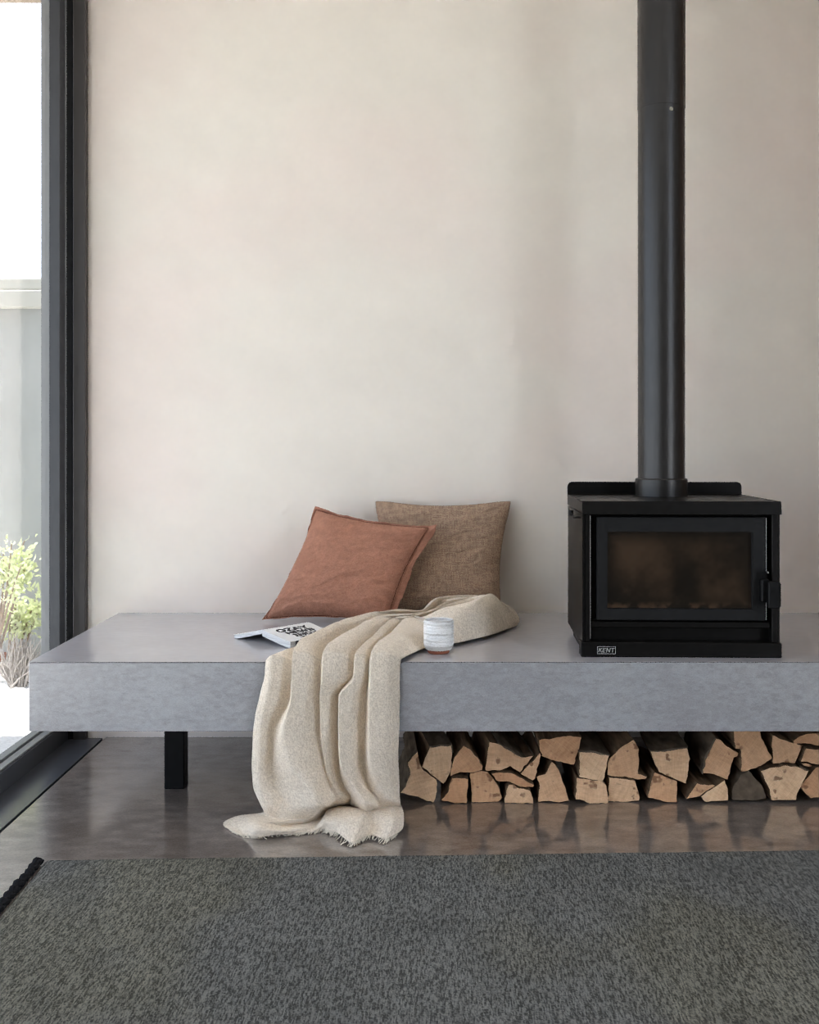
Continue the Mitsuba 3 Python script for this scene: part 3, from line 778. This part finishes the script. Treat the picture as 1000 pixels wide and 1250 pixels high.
eb = np.concatenate([bfront[0], bfront[1:, -1], bfront[-1, -2::-1], bfront[-2:0:-1, 0]])
add('cushion_001__seam', tube(np.vstack([eb, eb[:1]]) - bn * 0.0015, 0.0026, 6), M('brown_weave'), 'corded edge seam', uv=None)

# ------------------------------------------------------------------ open book lying face down
A3, B3 = Pz(320, 769, 0.492), Pz(377, 759.5, 0.492)
rdir = (B3 - A3); RL = np.linalg.norm(rdir); rdir /= RL
sdir = np.array([rdir[1], -rdir[0], 0.0])            # down the right-hand cover, towards the viewer
def bprof(s, L, side):
    t = np.clip(s / L, 0, 1)
    e = 0.0205 if side > 0 else 0.0125
    return e + (0.042 - e) * (1 - t) ** 1.5 * (1 + 0.5 * t)
def bpt(a, s, dz=0.0, L=0.128, side=1):
    s = np.asarray(s, float); a = np.asarray(a, float)
    z = BENCH_Z + bprof(s, L, side) + dz
    b = np.array([A3[0], A3[1], 0.0])
    return b + a[..., None] * rdir + (side * s)[..., None] * sdir + z[..., None] * np.array([0, 0, 1.0])
def strip(side, L, t0, t1, inset=0.0, gap=None):
    ns, na = 26, 6
    s = np.linspace(0.0, L, ns); a = np.linspace(inset, RL - inset, na)
    Sg, Ag = np.meshgrid(s, a)
    up = bpt(Ag, Sg, t1, L, side)
    z0 = np.full_like(Sg, t0) if gap is None else t0 - gap(Sg / L)
    lo = bpt(Ag, Sg, 0.0, L, side); lo[..., 2] += z0
    lo[..., 2] = np.maximum(lo[..., 2], BENCH_Z + 0.0006)
    v = np.vstack([up.reshape(-1, 3), lo.reshape(-1, 3)])
    g = grid_faces(ns, na); N = ns * na
    rg = np.concatenate([np.arange(ns), ns * np.arange(1, na) + ns - 1, ns * (na - 1) + np.arange(ns - 2, -1, -1), ns * np.arange(na - 2, 0, -1)])
    nx = np.roll(rg, -1)
    m = trimesh.Trimesh(v, np.vstack([f[:, [0, 1, 2]] for f in (g, g[:, ::-1] + N, np.stack([rg, rg + N, nx + N, nx], 1))] + [f[:, [0, 2, 3]] for f in (g, g[:, ::-1] + N, np.stack([rg, rg + N, nx + N, nx], 1))]), process=False)
    m.fix_normals()
    return m
tag('book', 'white softcover book lying open and face down beside the throw', 'book')
add('book__cover', join(strip(1, 0.128, -0.0006, 0.0004), strip(-1, 0.135, -0.0006, 0.0004)), M('paper'), 'white cover', smooth=30)
add('book__pages', join(strip(1, 0.126, -0.0195, -0.0008, 0.001, lambda t: 0.0 * t), strip(-1, 0.133, -0.0115, -0.0008, 0.001, lambda t: 0.0 * t)), M('page_edge'), 'block of white pages', smooth=30)
lines = []
for i, (txt, a_off, h_) in enumerate([('OZAY', 0.030, 0.0215), ('HEWB', 0.046, 0.018), ('INDX', 0.056, 0.018), ('IMA', 0.066, 0.018)]):
    t_ = meshkit.text_mesh(txt, h_, 0.0004, bold=True)
    v_ = t_.vertices.copy()
    sx = 1.55
    s_base = 0.042 + i * 0.0250
    a_ = a_off + v_[:, 0] * sx
    s_ = s_base - v_[:, 1]
    t_.vertices = bpt(np.clip(a_, 0, RL - 0.003), np.maximum(s_, 0.002), 0.0005, 0.128, 1) + np.column_stack([0 * a_, 0 * a_, v_[:, 2]])
    for da, ds in ((-.0014, 0), (.0014, 0), (0, -.0011), (0, .0011)):        # heavy strokes
        c_ = t_.copy(); c_.apply_translation(da * rdir + ds * sdir + np.array([0, 0, -0.2 * ds])); lines.append(c_)
    lines.append(t_)
add('book__lettering', join(*lines), M('ink'), 'bold black letters on the cover')
lb = bpt(np.array([0.02, 0.075, 0.075, 0.02]), np.array([0.1285] * 4), 0.0, 0.128, 1)
hh = np.vstack([lb + [0, 0, 0.0003], lb + [0, 0, 0.0003] - np.array([0, 0, 1]) * 0.017])
hh[[2, 3, 6, 7]] += sdir * 0.0012
add('book__label', trimesh.Trimesh(*_hull(hh), process=False), M('dark_label'), 'dark printed block at the corner')

# ------------------------------------------------------------------ throw
top = lambda rows: [Pz(x, y, BENCH_Z + h) for x, y, h in rows]
RL4 = top([(628, 752, .012), (629, 751, .016), (630, 751.5, .018), (631, 752, .02), (632, 753, .02), (633, 754, .02), (634, 755, .02), (634, 757, .02), (634, 759, .018), (633, 761, .014), (631, 763.5, .006)])
RL3 = top([(604, 746, .02), (606, 740, .06), (608, 738, .066), (610, 737, .072), (612, 736, .076), (614, 736, .08), (616, 737, .08), (618, 738, .082), (619, 741, .076), (620, 745, .065), (618, 769, .008)])
RL2 = top([(560, 746, .03), (563, 732, .09), (569, 728, .10), (573, 727, .105), (577, 731, .088), (581, 729, .104), (586, 733, .09), (590, 727, .115), (594, 727, .116), (599, 725.5, .122), (600, 776.5, .008)])
RL1 = top([(522, 750, .03), (525, 737, .07), (530, 731, .09), (537, 730, .096), (542, 739, .064), (546, 734.5, .088), (551, 741, .066), (558, 735, .094), (563, 742, .072), (578, 734.5, .112), (580, 781, .008)])
RT5 = top([(503, 756, .02), (508, 750, .035), (512, 749, .04), (515, 746, .062), (519, 753, .034), (522, 748.5, .064), (527, 755, .036), (530, 745, .076), (535, 751, .052), (548, 742, .10), (557, 786, .008)])
RT4 = top([(452, 759, .012), (458, 755, .022), (468, 756, .018), (481, 745.5, .070), (489, 756, .030), (493, 751, .066), (500, 760, .024), (504, 753, .064), (510, 761, .026), (521, 753, .074), (545, 787, .008)])


def shelf(d, items):
    """points over the bench at depth d (a list, or a pixel row for the last one)"""
    out = []
    for it in items:
        px, h = it[0], it[1]
        out.append(Pz(px, it[2], BENCH_Z + h) if len(it) > 2 else np.array([(px - VX) * d / F, d, BENCH_Z + h]))
    return out


RT35 = shelf(3.50, [(418, .014), (424, .024), (432, .018), (445, .066), (455, .020), (469, .062), (479, .018), (486, .056), (492, .020), (505, .062), (535, .008, 788)])
RT3 = shelf(3.38, [(386, .014), (392, .026), (401, .018), (413, .060), (423, .016), (448, .060), (463, .014), (472, .050), (478, .014), (492, .056), (524, .008, 790)])
RT2 = shelf(3.25, [(371, .014), (376, .020), (382, .016), (391, .055), (404, .012), (431, .056), (450, .010), (461, .044), (467, .010), (481, .050), (510, .009, 795)])
RT1 = shelf(3.15, [(339, .010), (350, .020), (360, .012), (374, .052), (395, .011), (414, .052), (441, .009), (450, .040), (457, .009), (469, .048), (497, .010, 801)])
cx = [325, 334, 356, 365, 391, 402, 431, 440, 450, 460, 490]
ch = [.010, .032, .010, .050, .011, .050, .008, .042, .009, .048, .011]
xw = lambda px, d: (px - VX) * d / F
RC0 = [np.array([xw(a, 3.09), FRONT_Y + 0.03, BENCH_Z + h]) for a, h in zip(cx, ch)]
RC = [np.array([xw(a, 3.07), FRONT_Y - 0.72 * h, BENCH_Z + 0.72 * h]) for a, h in zip(cx, ch)]
RC1 = [np.array([xw(a - 1.5, 3.06), FRONT_Y - h, BENCH_Z - 0.035]) for a, h in zip(cx, ch)]


def hang(py, xs, hs):
    ys = py if isinstance(py, (list, tuple)) else [py] * 11
    return [P(x, y, FRONT_Y - (h if k_ % 2 == 0 else h * 1.15)) for k_, (x, y, h) in enumerate(zip(xs, ys, hs))]


H2 = hang(850, [316, 326, 353, 361, 390, 396, 411, 420, 446, 457, 488], [.010, .034, .006, .050, .010, .040, .003, .048, .006, .048, .010])
H3 = hang(893, [309, 318, 334, 352, 389, 398, 411, 419, 444, 456, 488], [.010, .030, .010, .054, .012, .034, .002, .052, .008, .052, .012])
H4 = hang(930, [307, 316, 331, 360, 394, 402, 412, 421, 443, 458, 487], [.012, .032, .012, .066, .018, .030, .002, .058, .010, .058, .014])
H5 = hang(960, [309, 318, 338, 380, 402, 410, 419, 435, 449, 467, 488], [.014, .036, .022, .076, .028, .030, .008, .062, .024, .056, .018])
H6 = hang([980, 981, 984, 982, 976, 975, 973, 980, 976, 975, 978], [317, 326, 345, 388, 410, 418, 428, 447, 461, 473, 489], [.016, .045, .04, .092, .035, .032, .012, .085, .045, .055, .02])
fl = lambda rows: [Pz(x, y, h) for x, y, h in rows]
F0 = fl([(322, 991, .028), (332, 997, .028), (345, 1002, .024), (380, 998, .030), (402, 988, .028), (412, 985, .026), (424, 983, .026), (450, 990, .052), (464, 987, .050), (479, 984, .052), (491, 986, .040)])
F1 = fl([(292, 995, .012), (304, 998, .022), (326, 1003, .036), (372, 1004, .016), (394, 999, .012), (398, 990, .038), (410, 986, .046), (440, 987, .050), (456, 990, .050), (476, 991, .050), (493, 993, .036)])
F2 = fl([(272, 1005, .006), (288, 1006, .012), (317, 1005, .038), (352, 1009, .012), (388, 1006, .012), (396, 997, .040), (411, 994, .048), (440, 996, .050), (456, 998, .040), (478, 999, .050), (494, 1001, .028)])
F3 = fl([(274, 1009, .004), (290, 1013, .006), (316, 1013, .030), (349, 1014, .020), (384, 1011, .008), (397, 1004, .032), (413, 1005, .036), (438, 1008, .038), (456, 1010, .020), (478, 1007, .040), (493, 1010, .018)])
F4 = fl([(279, 1012, .0045), (292, 1018.5, .0050), (317, 1022.5, .0055), (350, 1018.5, .0055), (378, 1016, .0055), (394, 1012, .010), (410, 1017, .010), (428, 1031.5, .006), (451, 1020, .012), (470, 1027, .006), (484, 1018, .008)])
rows = np.array([RL4, RL3, RL2, RL1, RT5, RT4, RT35, RT3, RT2, RT1, RC, RC1, H2, H3, H4, H5, H6, F0, F1, F2, F3, F4])
OUT = np.array([[0, 0, 1.0]] * 10 + [[0, -.7, .7]] + [[0, -1.0, 0]] * 6 + [[0, -.5, .8]] + [[0, 0, 1.0]] * 4)
hgt = np.array([.02] * 2 + [.6, .8, 1, 1, 1, 1, 1, 1, 1, 1, 1, 1, .9, .6, .3, .0, .0, .0, .0, .0])   # how far each fold leans over the valley on its left
hgt[:2] = 0
ex_rows = []
for r_, o_, l_ in zip(rows, OUT, hgt):
    r_ = r_.copy()
    across = r_[10] - r_[0]; across = across - o_ * (across @ o_); across /= np.linalg.norm(across) + 1e-9
    new = [r_[0], r_[1]]
    for a in (1, 3, 5, 7, 9):
        nxt = r_[a + 1]
        lift = max((r_[a] - nxt) @ o_, 0)
        new.append(r_[a] * 0.55 + nxt * 0.45 + o_ * 0.24 * lift)         # the round back of the fold
        if a < 9:
            new.append(nxt + across * 0.004 * l_)                         # the bottom of the valley, tucked under
            new.append(r_[a + 2] - across * min(0.9 * abs((r_[a + 2] - nxt) @ across) + 0.003, 0.012) * l_)
    new.append(r_[10])
    ex_rows.append(new)
rows = np.array(ex_rows)
NK = rows.shape[1]
seg = np.linalg.norm(np.diff(rows, axis=0), axis=2).mean(1)
vt = np.concatenate([[0], np.cumsum(seg)])
NV, NU = 420, 300
G = PchipInterpolator(vt, rows, axis=0)(np.linspace(0, vt[-1], NV))
ut = np.linspace(0, NK - 1, NU)
S = PchipInterpolator(np.arange(NK), G, axis=1)(ut)
S = gaussian_filter(S, (1.2, 0.7, 0), mode='nearest')
du, dv = np.gradient(S, axis=1), np.gradient(S, axis=0)
Nn = np.cross(du, dv); Nn /= np.linalg.norm(Nn, axis=2, keepdims=True) + 1e-12
flip = -1.0 if Nn[NV // 2 + 40, NU // 2, 1] > 0 else 1.0
wrk = meshkit.fbm(np.stack([S[..., 0] * 22, S[..., 1] * 22, S[..., 2] * 14], -1), 3, 5) - 0.45
S = S + flip * Nn * (wrk * 0.007)[..., None]
S[..., 2] = np.maximum(S[..., 2], 0.0042)
# the cloth lies in front of the cushions and over the book
flat = S.reshape(-1, 3)
for fr_ in (cfront, bfront):
    sub = fr_[::2, ::2].reshape(-1, 3)
    near = LinearNDInterpolator(sub[:, [0, 2]], sub[:, 1])(flat[:, [0, 2]])
    lim = np.where(np.isnan(near), 99.0, near - 0.006)
    flat[:, 1] = np.where((flat[:, 1] > lim) & (flat[:, 1] < lim + 0.25), lim, flat[:, 1])
rel = flat[:, :2] - A3[:2]
ba, bs = rel @ rdir[:2], rel @ sdir[:2]
sd_ = np.where(bs > 0, 0.128, 0.135)
on = (ba > -0.004) & (ba < RL + 0.004) & (np.abs(bs) < sd_ + 0.003) & (flat[:, 2] > BENCH_Z)
tb = np.clip(np.abs(bs) / sd_, 0, 1); eb_ = np.where(bs > 0, 0.0205, 0.0125)
zb = BENCH_Z + eb_ + (0.042 - eb_) * (1 - tb) ** 1.5 * (1 + 0.5 * tb) + 0.005
flat[:, 2] = np.where(on, np.maximum(flat[:, 2], zb), flat[:, 2])
S = flat.reshape(S.shape)
S = gaussian_filter(S, (1.2, 1.0, 0), mode='nearest')
if flip < 0:
    S = S[:, ::-1]
lu = np.concatenate([np.zeros((NV, 1)), np.cumsum(np.linalg.norm(np.diff(S, axis=1), axis=2), axis=1)], 1)
lv = np.concatenate([np.zeros((1, NU)), np.cumsum(np.linalg.norm(np.diff(S, axis=0), axis=2), axis=0)], 0)
cu = lu - lu.mean(1, keepdims=True)
TUV = np.stack([cu, np.broadcast_to(lv.mean(1, keepdims=True), cu.shape)], -1)
tm, tuv, tn = shell(S, TUV, 0.003)
tag('throw', 'cream woollen throw draped over the bench edge and pooling on the floor', 'throw')
add('throw__cloth', tm, M('throw_wool'), 'cream woven cloth', uv=tuv, smooth=True)
fr_r = np.random.default_rng(21)
hem, inn = S[-1], S[-6]
tassels = []
for j in np.linspace(2, NU - 3, 120):
    j = int(j)
    d = hem[j] - inn[j]; d[2] *= 0.2; d /= np.linalg.norm(d) + 1e-9
    d = d + fr_r.normal(0, 0.35, 3) * [1, 1, 0]; d /= np.linalg.norm(d)
    L = fr_r.uniform(0.006, 0.017)
    p0 = hem[j] - d * 0.002
    p0[2] = max(p0[2] - 0.001, 0.0025)
    pts = [p0, p0 + d * L * .5 + [0, 0, -0.3 * p0[2]], p0 + d * L + np.array([fr_r.normal(0, .003), 0, -0.75 * p0[2]])]
    pts = np.array(pts); pts[:, 2] = np.maximum(pts[:, 2], 0.0016)
    tassels.append(tube(pts, [0.0016, 0.0014, 0.001], 5))
add('throw__fringe', join(*tassels), M('throw_fringe'), 'short frayed fringe along the hem', kind='stuff')

# ------------------------------------------------------------------ cup
cb = Pz(535.5, 797.0, BENCH_Z)
prof = [[0, 0.0], [0.030, 0.0], [0.034, 0.003], [0.0345, 0.010]]
foot = lathe([[0, 0.0006], [0.0285, 0.0006], [0.031, 0.003], [0.0335, 0.0135], [0, 0.0135]], 64, (cb[0], cb[1], BENCH_Z))
zs = np.linspace(0.011, 0.096, 44)
def cup_r(z):
    t = (z - 0.011) / 0.085
    return 0.0355 + 0.0078 * min(1, (t / 0.16)) ** 0.6 + 0.0012 * math.sin(t * 3.0) + 0.00055 * math.sin(z * 640)
outp = [[0, 0.011]] + [[cup_r(z), z] for z in zs] + [[cup_r(0.096) - 0.0015, 0.0985], [cup_r(0.096) - 0.0035, 0.0975]] + [[cup_r(z) - 0.0045, z] for z in zs[::-1] if z > 0.017] + [[0, 0.017]]
body = lathe(outp, 72, (cb[0], cb[1], BENCH_Z))
vv_ = body.vertices.copy()
an = np.arctan2(vv_[:, 1] - cb[1], vv_[:, 0] - cb[0])
wob = 1 + 0.010 * np.sin(2 * an + 60 * vv_[:, 2]) + 0.006 * np.sin(3 * an + 1)
vv_[:, 0] = cb[0] + (vv_[:, 0] - cb[0]) * wob; vv_[:, 1] = cb[1] + (vv_[:, 1] - cb[1]) * wob
body.vertices = vv_
tag('cup', 'white glazed handmade cup without a handle, standing beside the throw', 'cup')
add('cup__body', body, M('glaze'), 'white ridged glaze', smooth=50)
add('cup__foot', foot, M('terracotta'), 'bare red clay foot', smooth=40)

# ------------------------------------------------------------------ rug
RA = math.radians(1.96)
ro = np.array([-0.9686, 2.785])
ex, ey = np.array([math.cos(RA), math.sin(RA)]), np.array([math.sin(RA), -math.cos(RA)])    # along the far edge, towards the viewer
RWd, RLn, RT = 2.9, 3.2, 0.009
nx_, ny_ = 340, 320
gx, gy = np.meshgrid(np.linspace(0, RWd, nx_), np.linspace(0, RLn, ny_))
wob_e = 0.004 * (meshkit.fbm(np.stack([gx * 9, gy * 0, gx * 0], -1), 3, 2) - 0.5) * np.exp(-gy / 0.02)
wob_s = 0.004 * (meshkit.fbm(np.stack([gy * 9, gx * 0 + 4, gx * 0], -1), 3, 2) - 0.5) * np.exp(-gx / 0.02)
X = ro[0] + (gx + wob_s) * ex[0] + (gy + wob_e) * ey[0]
Y = ro[1] + (gx + wob_s) * ex[1] + (gy + wob_e) * ey[1]
ed = np.minimum(np.minimum(gx, RWd - gx), np.minimum(gy, RLn - gy))
Z = RT - 0.006 * np.exp(-ed / 0.006) + 0.0015 * (meshkit.fbm(np.stack([gx * 14, gy * 14, gx * 0], -1), 3, 4) - 0.5)
SR = np.stack([X, Y, Z], -1)[::-1]
UR = np.stack([gx, gy], -1)[::-1]
nvv, nuu = SR.shape[:2]
bt = SR.copy(); bt[..., 2] = 0.0008
v = np.vstack([SR.reshape(-1, 3), bt.reshape(-1, 3)])
g = grid_faces(nuu, nvv); N = nuu * nvv
rg = np.concatenate([np.arange(nuu), nuu * np.arange(1, nvv) + nuu - 1, nuu * (nvv - 1) + np.arange(nuu - 2, -1, -1), nuu * np.arange(nvv - 2, 0, -1)])
nxr = np.roll(rg, -1)
tag('rug', 'large heathered charcoal grey woven rug on the concrete floor', 'rug')
add('rug__pile', (v, np.vstack([g, g[:, ::-1] + N, np.stack([rg, rg + N, nxr + N, nxr], 1)])), M('rug_wool'), 'flat woven grey wool', uv=np.vstack([UR.reshape(-1, 2)] * 2))
kr = np.random.default_rng(4)
kn = 26
for i in range(kn):
    s = 0.012 + i * 0.0345
    c = ro + ey * s
    th_ = np.linspace(0, 2 * math.pi * 2.2, 44)
    # one plaited end: a short plump twist lying along the edge
    tt = np.linspace(0, 1, 18)
    sw = kr.normal(0, 0.0015)
    pts = [np.array([*(c + ey * (t * 0.037 - 0.002) + ex * (-0.010 + sw - 0.006 * math.sin(math.pi * t))), 0.0105 + 0.002 * math.sin(math.pi * t)]) for t in tt]
    pts2 = [np.array([*(c + ey * (t * 0.034 + 0.001) + ex * (-0.004 - 0.007 * t)), 0.0085 + 0.004 * t]) for t in tt]
    rad = 0.0035 + 0.0062 * np.sin(math.pi * tt) ** 1.5
    add(num('rug__fringe_knot', i), join(tube(pts, rad, 9), tube(pts2, rad * 0.75, 9)), M('rug_cord'), smooth=40)
